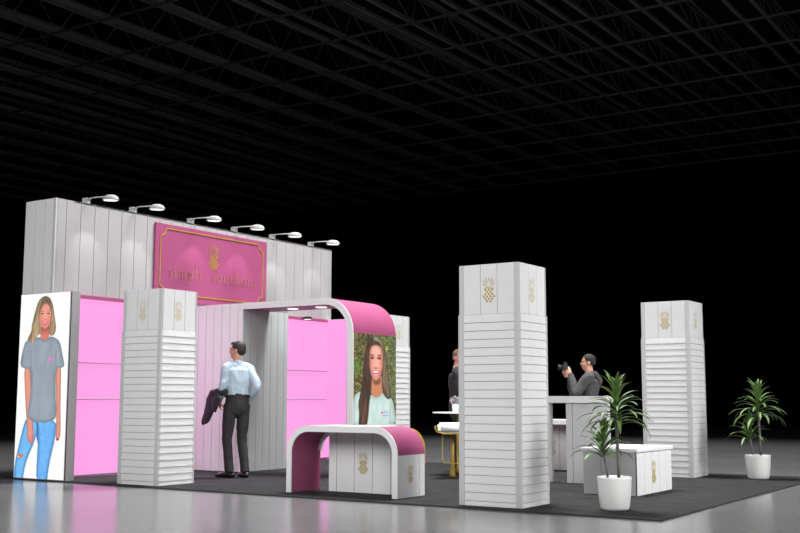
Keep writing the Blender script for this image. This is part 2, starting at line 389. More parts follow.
def woman_portrait():
    # 50 wide x 92 tall ; source x 352.8..396 , y 333..425
    P = Paint(43.2, 92, 150, 300)
    x, y = P.x, P.y
    n1 = vnoise(x*1.1, y*1.0, 1); n2 = vnoise(x*2.3, y*2.1, 2); n3 = vnoise(x*.35, y*.3, 4)
    base = np.stack([46+70*n1*n2, 52+80*n1*n2, 30+38*n2*n1], -1)
    P.c = base*1.15
    nb_ = vnoise(x*1.5+y*.4, y*1.3-x*.3, 21); P.lay(smooth01(.55, .7, nb_)*.75, (120, 118, 62)); P.lay(smooth01(.7, .8, vnoise(x*1.9, y*2.2, 33))*.8, (196, 190, 150)); P.lay(smooth01(.6, .72, vnoise(x*1.3, y*1.6, 41))*.75, (24, 34, 22))
    P.lay(smooth01(.62, .72, n2)*smooth01(.35, .6, n3)*.8, (70, 130, 48))
    P.lay(smooth01(.66, .76, vnoise(x*1.7, y*1.4, 8))*.7, (168, 160, 110))
    P.lay(smooth01(.62, .75, vnoise(x*.8, y*.7, 12))*smooth01(30, 24, x)*.6, (120, 62, 40))
    P.lay(smooth01(.45, .75, vnoise(x*.45, y*.38, 50))*.55, (22, 30, 20)); P.lay(smooth01(.6, .75, vnoise(x*.9+y*.3, y*.7, 60))*smooth01(16, 9, x)*.8, (96, 56, 36)); P.lay(smooth01(.64, .76, vnoise(x*1.0, y*.9, 70))*.7, (160, 166, 70))
    P.ell(33.6, 13.5, 1.6, 2.2, (214, 205, 60), .8); P.ell(3.5, 33, 3, 6, (84, 150, 60), 2, .6)
    P.lay(smooth01(30, 34, x)*.25, (110, 120, 100))
    def Q(pts): return [(a-352.8, (b-333)-(a-352.8)*.05) for a, b in pts]
    # shirt
    P.poly(Q([(350, 430), (352.6, 402), (354, 395), (359, 391.5), (366, 394), (371, 396), (375, 398), (382, 393.5), (388, 397), (392.5, 402), (394.6, 412), (396.8, 430)]), (204, 228, 222), .4, 1,
           lambda x, y, d: .86+.14*smooth01(0, 5, -d)+.08*(vnoise(x*.3, y*.12, 6)-.5))
    P.poly(Q([(389.4, 404), (390.3, 404), (391.2, 427), (389.8, 427)]), (172, 200, 196), .5, 0)
    # hair back
    strand = lambda x, y, d: .62+.75*vnoise(x*1.7+np.sin(y*.18)*1.2, y*.10, 3)-.12*smooth01(-1, 0, d)
    P.poly(Q([(366, 342), (369.5, 337.2), (374.6, 335.2), (379.5, 336.6), (383, 341), (385, 350), (386, 360), (387.6, 369), (388.4, 384), (390.8, 395), (390, 401), (386.5, 401), (382, 394), (380, 386), (370, 386), (369.6, 397), (367.4, 408), (367.2, 418), (366, 427), (357.6, 427), (358.6, 414), (357.3, 404), (359.8, 392), (361.6, 378), (362, 366), (363, 352)]), (78, 58, 46), .4, 1, strand)
    P.poly(Q([(371, 337), (375, 336), (380, 337.5), (384, 345), (386, 362), (384.5, 362), (382, 348), (378, 341), (372, 340)]), (150, 150, 128), 1, 1)
    # neck
    P.poly(Q([(371, 376), (381.5, 376), (381, 388), (382.4, 393), (379.5, 397), (375, 399), (371, 396), (369.8, 391)]), (206, 134, 98), .4, 1)
    P.poly(Q([(371, 378), (381, 378), (379, 386), (373, 386)]), (140, 84, 62), 1, 1)
    # face
    fx, fy = 22.3, 26.5
    P.poly([(fx-6.7, fy-8), (fx-5, fy-14.5), (fx, fy-16.5), (fx+5, fy-14.5), (fx+7, fy-8), (fx+6.9, fy+3), (fx+5.6, fy+12), (fx+2.6, fy+19.6), (fx-.6, fy+21), (fx-3.6, fy+18.5), (fx-6.2, fy+10)], (232, 160, 140), .5, 2,
           lambda x, y, d: .86+.2*smooth01(0, 4, -d))
    P.ell(fx-.5, fy-9, 4.2, 4.6, (248, 190, 172), 2, .7); P.ell(fx+.8, fy+3.5, 1.4, 4.6, (248, 184, 166), 1, .7)
    P.ell(fx-4, fy+6, 2.2, 2.8, (242, 158, 146), 1.4, .6); P.ell(fx+4.4, fy+6, 2.0, 2.8, (244, 160, 148), 1.4, .6)
    for s_ in (-1, 1):
        ex = fx+s_*3.9-.4
        P.ell(ex, fy-2.6, 2.5, 1.8, (190, 120, 104), .9, .8); P.ell(ex, fy-2.2, 2.0, 1.05, (70, 44, 40), .4); P.ell(ex-s_*.0+.9, fy-2.1, .45, .4, (225, 215, 210), .3, .7); P.ell(ex-1.0, fy-2.1, .4, .4, (225, 215, 210), .3, .7); P.ell(ex, fy-2.2, .8, .8, (22, 18, 20), .3); P.ell(ex, fy-5.3, 2.1, .55, (80, 54, 44), .4)
    P.ell(fx-.2, fy+8.0, 2.0, .8, (168, 88, 76), .6, .8); P.ell(fx+6.0, fy+2, 1.6, 12, (206, 128, 108), 1.4, .6); P.ell(fx-6.2, fy+2, 1.4, 12, (200, 122, 102), 1.4, .6); P.ell(fx-.2, fy+17.2, 2.2, .5, (206, 130, 112), .6, .7)
    P.ell(fx-.3, fy+12.3, 3.5, 2.1, (212, 92, 122), .5); P.ell(fx-.3, fy+12.0, 2.7, 1.1, (250, 220, 240), .35)
    # hair in front, left lock and right edge
    P.poly(Q([(374, 337), (371, 341), (368.2, 349), (367.6, 360), (368.8, 372), (370.6, 382), (370, 394), (368.2, 404), (367.8, 415), (366, 427), (358, 427), (358.8, 415), (357.6, 405), (360.5, 390), (363, 376), (364, 360), (366.5, 345), (370, 339)]), (70, 48, 38), .5, 1, strand)
    P.poly(Q([(376, 337.5), (380.5, 342), (382.5, 352), (382.9, 366), (381.6, 378), (382.6, 388), (387, 399), (389.6, 399), (388.4, 386), (386.6, 372), (385.4, 356), (383, 344), (379.5, 338)]), (112, 96, 74), .5, 1, strand)
    for k in range(7):
        xx = 360.5+k*.9
        P.lay((1-smooth01(.1, .5, np.abs(x-(xx-352.8)-1.0*np.sin(y*.16+k*.9))))*smooth01(60, 74, y)*(1-smooth01(89, 92, y))*(x < 15)*.45, (150, 112, 84))
    # pocket mark on the shirt
    P.ell(28.6, 80.4, .8, 1.2, (216, 40, 110), .2)
    for a, yy in ((0, 79.6), (1, 83.2)):
        P.lay((1-smooth01(.25, .5, np.abs(y-yy)))*(x > 30-a*1.6)*(x < 36.4-a*.4)*(.35+.6*(vnoise(x*3, y*0+a, 3) > .4)), (150, 120, 205))
    return P

# ------------------------------------------------------------------ tall display wall
WX = -11.77; WL = -12.40; WY0, WY1 = 9.455, 15.62; WZ = 3.755
t = thing('display_wall', 'tall white vertical board wall carrying the pink sign', 'display wall')
mb = MB(); mb.box(WL+.006, WX-.005, WY0+.006, WY1-.006, CT, WZ-.004); mb.build('wall_core', GROOVE, t)
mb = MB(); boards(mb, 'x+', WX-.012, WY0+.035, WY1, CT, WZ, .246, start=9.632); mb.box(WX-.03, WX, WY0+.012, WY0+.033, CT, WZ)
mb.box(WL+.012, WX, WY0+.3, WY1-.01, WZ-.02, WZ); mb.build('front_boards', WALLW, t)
mb = MB(); boards(mb, 'y-', WY0+.012, WL, WX-.055, CT, WZ, .2, start=-12.19); mb.build('end_boards', WHITE, t)
mb = MB(); mb.box(WX-.052, WX+.001, WY0-.003, WY0+.012, CT, WZ+.002); mb.build('corner_strip', TRIM, t)
mb = MB(); boards(mb, 'y+', WY1-.012, WL, WX, CT, WZ, .21); mb.build('far_end_boards', WHITE, t)

# backlit light boxes at both ends
t = thing('light_box', 'backlit white graphic of a woman in grey shirt and ripped jeans', 'light box')
mb = MB(); mb.box(-12.385, -11.378, 9.432, 9.454, CT, 2.47); mb.box(-11.765, -11.378, 9.44, 9.592, CT, 2.47); mb.build('frame', GREYF, t)
woman_full().mesh('printed_panel', print_mat('backlit_print', 1.0), t, lambda u, v: (-12.380+.998*u, 9.430, 2.465-2.44*v))
t = thing('glowing_end_panel', 'narrow glowing pink panel jutting from the far end of the tall wall', 'light box')
mb = MB(); mb.box(-11.765, -11.30, 15.47, 15.62, CT, 2.475); mb.build('frame', mat('light_frame', (196, 196, 196), .5), t)
mb = MB(); mb.box(-11.765, -11.31, 15.462, 15.470, .05, 2.47); mb.build('glowing_fabric', GLOWPINK, t)
for (a, b, lab) in ((9.595, 12.0, 'glowing pink shelved panel between the woman light box and the centre block'), (13.06, 15.458, 'glowing pink shelved panel seen under the big arch')):
    t = thing('backlit_shelf_panel', lab, 'light panel', group='backlit pink shelf panels on the tall wall')
    mb = MB(); mb.box(WX+.002, WX+.03, a, b, .045, 2.425); mb.build('glowing_fabric', GLOWPINK, t)
    mb = MB(); mb.box(WX+.002, WX+.05, a, b, 2.425, 2.474); mb.build('header', PINK, t)
    for z in (1.552, 1.055):
        mb = MB(); mb.box(WX+.03, WX+.055, a+.01, b-.01, z-.006, z+.006, .002); mb.build('shelf', SHELF, t)
for y, z in ((10.72, 2.44), (14.72, 2.435)):
    t = thing('panel_spotlight', 'small black spotlight at the top edge of the %s pink panel' % ('left' if y < 12 else 'right'), 'spotlight')
    mb = MB(); mb.lathe([(.03, z+.01), (.075, z), (.075, z+.035), (.03, z+.045)], (WX+.17, y), 20); mb.box(WX+.05, WX+.12, y-.012, y+.012, z+.02, z+.035); mb.build('housing', BLACK, t)
    mb = MB(); mb.lathe([(.06, z-.006), (.062, z-.001)], (WX+.17, y), 20); mb.build('lens', LENS, t)

# ------------------------------------------------------------------ sign
t = thing('booth_sign', 'large pink rectangular sign with gold border and company lettering', 'sign', (WX, 0, 0))
mb = MB(); mb.box(.001, .035, 11.245, 13.765, 2.51, 3.667, .003); mb.build('sign_panel', PINKSIGN, t)
def ribbon(mb, pts, w, x0, x1):
    pts = [Vector(p) for p in pts]; n = len(pts)
    ws = w if isinstance(w, (list, tuple)) else [w]*n
    A = []; B = []
    for i, p in enumerate(pts):
        d = (pts[min(i+1, n-1)]-pts[max(i-1, 0)]).normalized(); nn = Vector((-d.y, d.x))
        A.append(p+nn*ws[i]/2); B.append(p-nn*ws[i]/2)
    mb.strip_band([tuple(a) for a in A], [tuple(b) for b in B], 'x', x0, x1)
y0, y1, z0, z1, q = 11.345, 13.665, 2.622, 3.600, .115
def arc(cx, cz, r_, a0, a1, n=8): return [(cx+r_*math.cos(R(a0+(a1-a0)*i/n)), cz+r_*math.sin(R(a0+(a1-a0)*i/n))) for i in range(n+1)]
loop = arc(y0, z1, q, 0, -90)[::-1]
path = arc(y0, z1, q, -90, 0) + arc(y1, z1, q, 180, 270) + arc(y1, z0, q, 90, 180) + arc(y0, z0, q, 0, 90)
path.append(path[0])
mb = MB(); ribbon(mb, path, .017, .034, .044); mb.build('gold_border', GOLD, t)
e = emblem(t, (.036, 12.495, 3.075), .41, 'x+'); e.scale = (.44, .3, .41)
def bez(p0, p1, p2, n=8):
    return [((1-i/n)**2*p0[0]+2*(1-i/n)*(i/n)*p1[0]+(i/n)**2*p2[0], (1-i/n)**2*p0[1]+2*(1-i/n)*(i/n)*p1[1]+(i/n)**2*p2[1]) for i in range(n+1)]
TK, TN = .17, .085
def V(x, a, b): return ([(x, a), (x, b)], TK)
def S(x, z, w=.3): return ([(x-w/2, z), (x+w/2, z)], .06)
def hump(x): return [(bez((x, .72), (x+.08, .98), (x+.3, .98)) + bez((x+.3, .98), (x+.5, .98), (x+.5, .7))[1:], TN), V(x+.5, 0, .72), S(x+.5, .03)]
def bowl(cx, r_=.33): return [([(cx+r_*math.cos(2*PI*i/20), .48+.46*math.sin(2*PI*i/20)) for i in range(21)], [TN+.07*abs(math.cos(2*PI*i/20)) for i in range(21)])]
GL = {
 's': ([([(.5, .8), (.42, .93), (.27, .97), (.1, .88), (.08, .72), (.2, .58), (.38, .46), (.5, .3), (.45, .1), (.28, .02), (.1, .06), (.03, .2)], [.05, .07, .09, .12, .14, .15, .15, .14, .12, .09, .07, .05])], .62),
 'i': ([V(.15, 0, .95), S(.15, .03), S(.07, .95, .2), ([(.15, 1.28), (.15, 1.42)], .15)], .42),
 'm': ([V(.15, 0, .95), S(.15, .03), S(.07, .95, .2)] + hump(.15) + hump(.65), 1.4),
 'p': ([V(.15, -.75, .95), S(.15, -.73, .36), S(.07, .95, .2)] + bowl(.46), .95),
 'l': ([V(.15, 0, 1.95), S(.15, .03), S(.07, 1.93, .2)], .42),
 'y': ([([(.05, .95), (.38, .1)], .15), ([(.7, .95), (.38, .1), (.22, -.5), (.05, -.7)], .08), S(.08, .95), S(.68, .95)], .85),
 'o': (bowl(.4, .36), .9),
 'u': ([V(.15, .25, .95), S(.08, .95, .2), (bez((.15, .3), (.15, .02), (.38, .02)) + bez((.38, .02), (.6, .02), (.65, .28))[1:], TN), V(.65, 0, .95), S(.72, .03, .2)], .92),
 't': ([V(.2, .15, 1.35), S(.22, .95, .46), (bez((.2, .2), (.2, 0), (.45, .08)), TN)], .56),
 'h': ([V(.15, 0, 1.95), S(.15, .03), S(.07, 1.93, .2)] + hump(.15), .92),
 'e': ([([(.08, .5), (.66, .5)], .07), ([(.40+.34*math.cos(R(a)), .48+.46*math.sin(R(a))) for a in range(0, 321, 20)], [TN]*5+[.15]*6+[TN]*6)], .82),
 'r': ([V(.15, 0, .95), S(.15, .03), S(.07, .95, .2), (bez((.15, .68), (.25, .98), (.5, .9)), .11)], .62),
 'n': ([V(.15, 0, .95), S(.15, .03), S(.07, .95, .2)] + hump(.15), .92)}
LETTER = mat('pale_rose_gold_letters', (196, 128, 122), .4, .3, var=.1, scale=20)
def word(txt, ya, yb, zb, xh):
    tot = sum(GL[c][1] for c in txt) ; track = ((yb-ya)/xh-tot)/(len(txt)-.5); pen = 0
    for ch in txt:
        strokes, adv = GL[ch]; mb = MB()
        for pts, w in strokes:
            ws = [v*xh for v in w] if isinstance(w, list) else w*xh
            ribbon(mb, [(ya+(pen+p[0])*xh, zb+p[1]*xh) for p in pts], ws, .035, .043)
        mb.build('letter_'+ch, LETTER, t); pen += adv+track
word('simply', 11.535, 12.29, 2.88, .112)
word('southern', 12.445, 13.54, 2.88, .112)

# ------------------------------------------------------------------ arm lamps on the wall top
ys = [9.99, 10.85, 12.03, 13.03, 13.98, 15.04]
def arm_lamp(y):
    t = thing('arm_lamp', '', 'lamp', (WX, y, WZ), group='arm lamps along the top of the tall wall')
    mb = MB(); mb.box(-.07, .0, -.045, .045, 0, .075, .004); mb.box(-.07, .012, -.045, .045, .06, .078, .003); mb.build('bracket', LAMPM, t)
    mb = MB(); mb.tube([(-.03, 0, .07), (.1, 0, .074), (.34, 0, .062)], .008, 10); mb.build('arm', LAMPM, t, True)
    mb = MB(); rot = Matrix.Rotation(R(4), 3, 'Y')
    mb.lathe([(.148, -.022), (.150, -.010), (.138, .012), (.105, .036), (.06, .05), (.01, .054)], (0, 0), 28)
    bmesh.ops.transform(mb.bm, matrix=Matrix.Translation((.46, 0, .025)) @ rot.to_4x4() @ Matrix.Diagonal((.92, .55, 1, 1)), verts=mb.bm.verts)
    mb.build('lamp_head', LAMPM, t, True)
    mb = MB(); mb.lathe([(.12, -.030), (.132, -.0225)], (0, 0), 24)
    bmesh.ops.transform(mb.bm, matrix=Matrix.Translation((.46, 0, .025)) @ rot.to_4x4() @ Matrix.Diagonal((.92, .55, 1, 1)), verts=mb.bm.verts)
    mb.build('lens', LENS, t)
    return t
L0 = arm_lamp(ys[0])
labs = ['white arm lamp nearest the left corner of the tall wall', 'white arm lamp just left of the pink sign', 'white arm lamp above the left half of the pink sign', 'white arm lamp above the right half of the pink sign', 'white arm lamp just right of the pink sign', 'white arm lamp nearest the far right end of the tall wall']
def spot(name, loc, aim, energy, ang, blend=.5, rad=.05, col=(1, 1, 1)):
    ld = bpy.data.lights.new(name, 'SPOT'); ld.energy = energy; ld.spot_size = R(ang); ld.spot_blend = blend; ld.shadow_soft_size = rad; ld.color = col
    o = bpy.data.objects.new(name, ld); C.objects.link(o); o.location = loc
    o.rotation_euler = (Vector(aim)-Vector(loc)).to_track_quat('-Z', 'Y').to_euler(); return o
for i, y in enumerate(ys):
    q = L0 if i == 0 else copy_tree(L0)
    q.location.y = y; q['label'] = labs[i]
    spot('lamp_beam', (WX+.46, y, 3.715), (WX, y, 2.75), 11, 56, .35, .02)

# ------------------------------------------------------------------ centre block and big arch
BX = -10.668; AY0 = 12.0
t = thing('centre_block', 'white board-clad storage block standing behind the man in blue shirt', 'storage block')
mb = MB(); mb.box(WX+.06, BX-.006, AY0+.006, 13.05, CT, 2.465); mb.build('block_core', GROOVE, t)
mb = MB(); boards(mb, 'y-', AY0+.012, WX+.06, BX-.002, CT, 2.465, .158); mb.build('front_boards', WHITE, t)
mb = MB(); boards(mb, 'x+', BX-.012, AY0+.014, 13.05, CT, 2.38, .158); mb.build('side_boards', mat('shaded_white_boards', (196, 200, 200), .5, var=.02), t)  # greyer than the front boards: shade under the arch put into the colour

def arch_profile(xl, xr, zt, R_, both, n=14, z0=CT):
    # outer polyline from left bottom to right bottom (or from left end of roof)
    out = []
    if both:
        out += [(xl, z0)] + [(xl+R_-R_*math.cos(PI/2*i/n), zt-R_+R_*math.sin(PI/2*i/n)) for i in range(n+1)]
    else: out += [(xl, zt)]
    out += [(xr-R_+R_*math.sin(PI/2*i/n), zt-R_+R_*math.cos(PI/2*i/n)) for i in range(n+1)] + [(xr, z0)]
    return out
AXR = -8.669; AT = 2.468; TH = .092; AR = .5
t = thing('big_arch', 'big arch with rounded corner, pink outside and downlights under its roof', 'arch')
def inset(o, th, both, xl):
    n = len(o); res = []
    for i, p in enumerate(o):
        a = Vector(o[max(i-1, 0)]); b = Vector(o[min(i+1, n-1)]); d = (b-a).normalized(); nn = Vector((d.y, -d.x))
        res.append((p[0]+nn.x*th, p[1]+nn.y*th))
    return res
full = arch_profile(BX, AXR, AT, AR, False); inn = inset(full, TH, False, BX)
mb = MB(); mb.strip_band(full, inn, 'y', AY0, AY0+.014); mb.build('front_edge', GLOSSW if False else WHITE, t)
# roof part (short depth) and curve plus leg (full depth), thin pink skins outside and inside, grey core between
AYB = 13.06
roofo = [(BX, AT), (AXR-AR, AT)]; roofi = [(BX, AT-TH), (AXR-AR, AT-TH)]
def skin_band(line, th, y0_, y1_, mt, nm, parent, inside=False):
    o2 = inset(line, th, False, 0); mb = MB(); mb.strip_band(line, o2, 'y', y0_, y1_); return mb.build(nm, mt, parent)
skin_band([(BX, AT-TH+.01), (AXR-AR, AT-TH+.01)], .012, AY0+.014, 12.60, PINK, 'roof_soffit', t)
mb = MB(); mb.box(BX, AXR-AR, AY0+.014, 12.60, AT-TH+.01, AT-.001); mb.build('roof_core', WHITE, t)
curve = full[1:-1] + [(AXR, 1.967)]
o_in = inset(full[1:], .012, False, 0)
skin_band(curve, .012, AY0+.014, AYB, PINK, 'curved_skin', t)
core = inset(full[1:], .012, False, 0); core2 = inset(full[1:], TH-.012, False, 0)
mb = MB(); mb.strip_band(core, core2, 'y', AY0+.014, AYB); mb.build('leg_core', GREYF, t)
skin_band(core2, .012, AY0+.014, AYB-.001, PINK, 'inner_skin', t)
mb = MB(); mb.box(AXR-.011, AXR-.001, AY0+.014, AYB, CT, 1.967); mb.build('graphic_backing', WHITE, t)
woman_portrait().mesh('portrait_graphic', print_mat('portrait_print', 0), t, lambda u, v: (AXR+.0015, AY0+.02+1.04*u, 1.967-1.25*v))
mb = MB(); mb.box(AXR-.001, AXR+.001, AY0+.02, AYB, CT, .71); mb.build('lower_panel', mat('pale_green_print', (196, 220, 214), .5), t)
for x in (-9.97, -9.45):
    mb = MB(); mb.lathe([(.075, AT-TH-.012), (.085, AT-TH-.002)], (x, 12.30), 24); mb.build('downlight', LENS, t)
    spot('arch_downlight_beam', (x, 12.30, AT-TH-.03), (x, 12.30, 0), 2, 120, .6, .05)

# ------------------------------------------------------------------ low arch counter
def arch_counter():
    t = thing('arch_counter', '', 'counter', (-7.966, 9.75, 0), group='low white counters with rounded arches')
    W = 1.516; D = .545; T = .769; th = .068; Rr = .30
    full = arch_profile(0, W, T, Rr, True)
    mb = MB(); mb.strip_band(full, inset(full, th, True, 0), 'y', 0, .014); mb.build('front_edge', GLOSSW, t)
    mb = MB(); c1 = inset(full, .008, True, 0); c2 = inset(full, th-.008, True, 0); mb.strip_band(c1, c2, 'y', .014, D); mb.build('core', GLOSSW, t)
    i0 = 15  # end of the left curve
    rc = [p for p in full[16:30]]
    rc = [p for p in full if p[0] > W-Rr-.001 and p[1] > T-Rr-.001]
    skin_band(rc, .0079, .014, D, PINK, 'curved_pink_skin', t)
    tp = [(0+Rr, T), (W-Rr, T)]; skin_band(tp, .0079, .014, D, GLOSSW, 'counter_top', t)
    lc = [p for p in full if p[0] < Rr+.001]; skin_band(lc, .0079, .014, D, GLOSSW, 'left_skin', t)
    ic = inset(full, th-.008, True, 0)
    left = [p for p in ic if p[0] < W*.5]; right = [p for p in ic if p[0] >= W*.5]
    skin_band(left + right[:1], .008, .015, D-.001, PINK, 'inner_pink_skin', t)
    lc3 = [p for p in ic if p[0] < Rr+.001 and p[1] > T-Rr-.01]
    lc3o = [(p[0]+(.0 if p[0] > 1 else .0), p[1]) for p in lc3]
    mb = MB(); mb.strip_band(lc3o, inset(lc3o, .040, True, 0), 'y', D-.05, D-.002); mb.build('rear_lip', GLOSSW, t)
    # cabinet under the top
    mb = MB(); mb.prism([(.31, CT), (W-th, CT), (W-th, T-.20), (W-.2, T-th), (.31, T-th)], 'y', .420, D-.005); mb.build('cabinet_core', GROOVE, t)
    mb = MB(); boards(mb, 'y-', .414, .30, W-.20, CT, T-th, .25, t=.010, start=.41); mb.box(W-.198, W-.13, .404, .414, CT, T-.088); mb.box(W-.13, W-.069, .404, .414, CT, T-.13); mb.build('cabinet_boards', WHITE, t)
    mb = MB(); mb.box(W-.009, W-.001, .014, D, CT, T-Rr+.001); mb.build('side_core', GROOVE, t)
    mb = MB(); boards(mb, 'x+', W-.004, .0, D, CT, T-Rr-.003, .39, t=.006, start=.05); mb.build('side_boards', WHITE, t)
    emblem(t, (.787, .399, .228), .25, 'y-', 'yellow'); emblem(t, (W+.003, .25, .168), .2, 'x+', 'gold')
    return t
c1 = arch_counter(); c1['label'] = 'low white and pink rounded counter in front at the carpet edge'
c2 = copy_tree(c1); c2.location = (-7.966, 14.68, 0); c2['label'] = 'low white counter at the back, mostly hidden behind the centre column'

# ------------------------------------------------------------------ columns
def column():
    t = thing('column', '', 'column', (0, 0, CT), group='white clad square booth columns')
    W, D, H = .70, .62, 2.413
    mb = MB(); mb.box(.014, W-.014, .014, D-.014, 0, 1.90); mb.box(.0105, W-.0105, .0105, D-.0105, 1.90, H-.004); mb.build('core', GROOVE, t)
    # horizontal lap boards: one mesh, each board tilted slightly outward to its lower edge
    mb = MB(); z = 0; k = 0
    hs = [.0617-CT+.0845*i for i in range(0, 22)]
    zb = [0.0] + hs + [1.905]
    for i in range(len(zb)-1):
        a, b = zb[i]+(.0025 if i else 0), zb[i+1]-.0025
        for (x0, x1, y0_, y1_, ax) in ((.062, W-.062, .004, .03, 'y-'), (.062, W-.062, D-.03, D-.004, 'y+'), (W-.03, W-.0, .012, D-.012, 'x+'), (0, .03, .012, D-.012, 'x-')):
            if ax == 'y-': mb.prism([(.0, a), (.0, a+.01), (.006, b), (.035, b), (.035, a)], 'x', x0, x1)
            elif ax == 'y+': mb.prism([(D, a), (D, a+.01), (D-.006, b), (D-.035, b), (D-.035, a)], 'x', x0, x1)
            elif ax == 'x+': mb.prism([(W, a), (W, a+.01), (W-.006, b), (W-.035, b), (W-.035, a)], 'y', y0_, y1_)
            else: mb.prism([(0, a), (0, a+.01), (.006, b), (.035, b), (.035, a)], 'y', y0_, y1_)
    mb.build('lap_boards', WHITE, t)
    for x in (0, W-.062):
        for y in (-.006, D-.03):
            mb = MB(); mb.box(x, x+.062, y, y+.036, 0, 1.905, .003); mb.box(x+(.008 if x == 0 else -.0), x+(.062 if x == 0 else .054), y+.01, y+.028, 1.905, H, .002)
            mb.build('corner_trim', TRIM, t)
    mb = MB()
    boards(mb, 'y-', .036, .062, W-.062, 1.905, H, .192, t=.028, gap=.005)
    boards(mb, 'y+', D-.036, .062, W-.062, 1.905, H, .192, t=.028, gap=.005)
    boards(mb, 'x+', W-.036, .030, D-.030, 1.905, H, .187, t=.028, gap=.005)
    boards(mb, 'x-', .036, .030, D-.030, 1.905, H, .187, t=.028, gap=.006)
    mb.box(.03, W-.03, .03, D-.03, H-.01, H-.001)
    mb.build('cap_boards', WHITE, t)
    emblem(t, (.352, .008, 2.025), .265, 'y-', 'gold'); emblem(t, (W-.008, .29, 2.025), .255, 'x+', 'pale')
    return t
c = column(); c.location = (-5.592, 9.584, CT); c['label'] = 'nearest white clad column in the centre, standing at the carpet edge'
for loc, lab in (((-10.492, 9.528, CT), 'white clad column left of the man in blue shirt'), ((-5.562, 14.63, CT), 'white clad column at far right, behind the potted plant'), ((-10.5, 14.57, CT), 'white clad column partly hidden behind the portrait arch')):
    q = copy_tree(c); q.location = loc; q['label'] = lab
    if loc[0] < -10.49 and loc[1] < 10:
        for ch in q.children:
            if ch.name.startswith('pineapple_emblem'): ch.data = EM['pale']

# ------------------------------------------------------------------ bench cabinet and bar counter
t = thing('low_cabinet', 'low white cabinet with overhanging top behind the near potted plant', 'cabinet')
mb = MB(); mb.box(-5.078, -4.474, 11.514, 12.62, CT, .486); mb.build('core', GROOVE, t)
mb = MB(); boards(mb, 'y-', 11.514, -5.09, -4.462, CT, .486, .21); mb.build('front_boards', mat('shaded_cabinet_boards', (190, 190, 191), .5, var=.02), t)  # white cabinet's unlit front: its shading is put into the board colour
mb = MB(); boards(mb, 'x+', -4.474, 11.502, 12.62, CT, .486, .235); mb.build('side_boards', WHITE, t)
mb = MB(); mb.box(-5.12, -4.445, 11.485, 12.645, .486, .528, .004); mb.build('cabinet_top', GLOSSW, t)
emblem(t, (-4.461, 12.03, .127), .262, 'x+', 'yellow')
t = thing('bar_counter', 'tall slim white bar counter behind the low cabinet', 'counter')
mb = MB(); mb.box(-6.70, -5.335, 12.80, 12.92, 1.022, 1.108, .003); mb.build('bar_top', mat('light_grey_laminate', (212, 212, 212), .5), t)
for x in (-5.906, -6.70):
    mb = MB(); mb.box(x+.012, x+.56, 12.846, 12.91, CT, 1.022); mb.build('leg_core', GROOVE, t)
    mb = MB(); mb.box(x, x+.082, 12.832, 12.912, CT, 1.022, .002); mb.box(x+.088, x+.57, 12.836, 12.912, CT, 1.022, .002); mb.build('leg_panel', mat('grey_laminate', (188, 188, 189), .5), t)

# ------------------------------------------------------------------ potted plants
def plant():
    t = thing('potted_dracaena', '', 'potted plant', (0, 0, 0), group='potted dracaena plants at the carpet edge')
    mb = MB(); mb.lathe([(.118, 0), (.132, .008), (.142, .03), (.158, .16), (.166, .300), (.166, .314), (.160, .318), (.153, .312), (.150, .285)], (0, 0), 40); mb.build('pot', POT, t, True)
    mb = MB(); mb.lathe([(.149, .26), (.151, .288), (.10, .292), (.01, .294)], (0, 0), 30); mb.build('soil', SOIL, t)
    mb = MB(); pts = [(.045, 0, .28), (.042, .002, .5), (.036, .004, .75), (.034, .004, .95), (.035, .002, 1.05), (.03, 0, 1.14)]
    mb.tube(pts, [.017, .0155, .015, .015, .013, .008], 12); mb.build('tall_stem', STEM, t, True)
    mb = MB(); mb.tube([(-.058, .01, .28), (-.075, .012, .42), (-.10, .01, .56), (-.105, .008, .66), (-.105, .008, .72)], [.012, .011, .010, .007, .005], 10); mb.build('short_stem', STEM, t, True)
    def leaf(mb, base, az, el, ln, w, droop):
        d = Vector((math.cos(az), math.sin(az), 0)); sd = Vector((-math.sin(az), math.cos(az), 0)); n = 10
        p = Vector(base); a = el; rows = []
        for i in range(n+1):
            tt = i/n; ww = w*(math.sin(PI*min(1, .14+.86*tt))**.65)*(1 if tt < 1 else 0)
            if i == n: ww = .001
            nn = d*(-math.sin(a)) + Vector((0, 0, math.cos(a)))
            rows.append((p-sd*ww+nn*ww*.35, p.copy(), p+sd*ww+nn*ww*.35))
            p = p + (d*math.cos(a)+Vector((0, 0, math.sin(a))))*ln/n; a -= droop/n*(0.5+tt)
        vs = [[mb.bm.verts.new(q) for q in r_] for r_ in rows]
        for i in range(n):
            for k in range(2): mb.bm.faces.new((vs[i][k], vs[i][k+1], vs[i+1][k+1], vs[i+1][k]))
    def crown(nm, c, z0, z1, tiers, ln, seed, lift=0):
        rnd = random.Random(seed); mb = MB(); az = rnd.random()*6
        for i in range(tiers):
            f = i/(tiers-1); z = z0+(z1-z0)*f
            az += 2.4+rnd.uniform(-.2, .2)
            el = -.1+1.35*f**1.7+rnd.uniform(-.2, .2)
            L_ = ln*(1.0-.42*f)*rnd.uniform(.85, 1.12)
            leaf(mb, (c[0]+.01*math.cos(az), c[1]+.01*math.sin(az), z), az, el+.35+lift, L_, .022*rnd.uniform(.8, 1.15), 1.9-1.0*f+rnd.uniform(-.2, .25))
        return mb.build(nm, LEAF, t, True)
    crown('upper_foliage', (.035, .002), .80, 1.13, 52, .42, 3)
    crown('lower_foliage', (-.103, .01), .50, .70, 30, .36, 8, .35)
    # a few leaves that fill the top shoot
    mb = MB(); rnd = random.Random(5)
    for i in range(12): leaf(mb, (.032, 0, 1.10), i*2.4, 1.15+rnd.uniform(-.2, .25), .19, .014, .5)
    mb.build('top_shoot', LEAF, t, True)
    return t
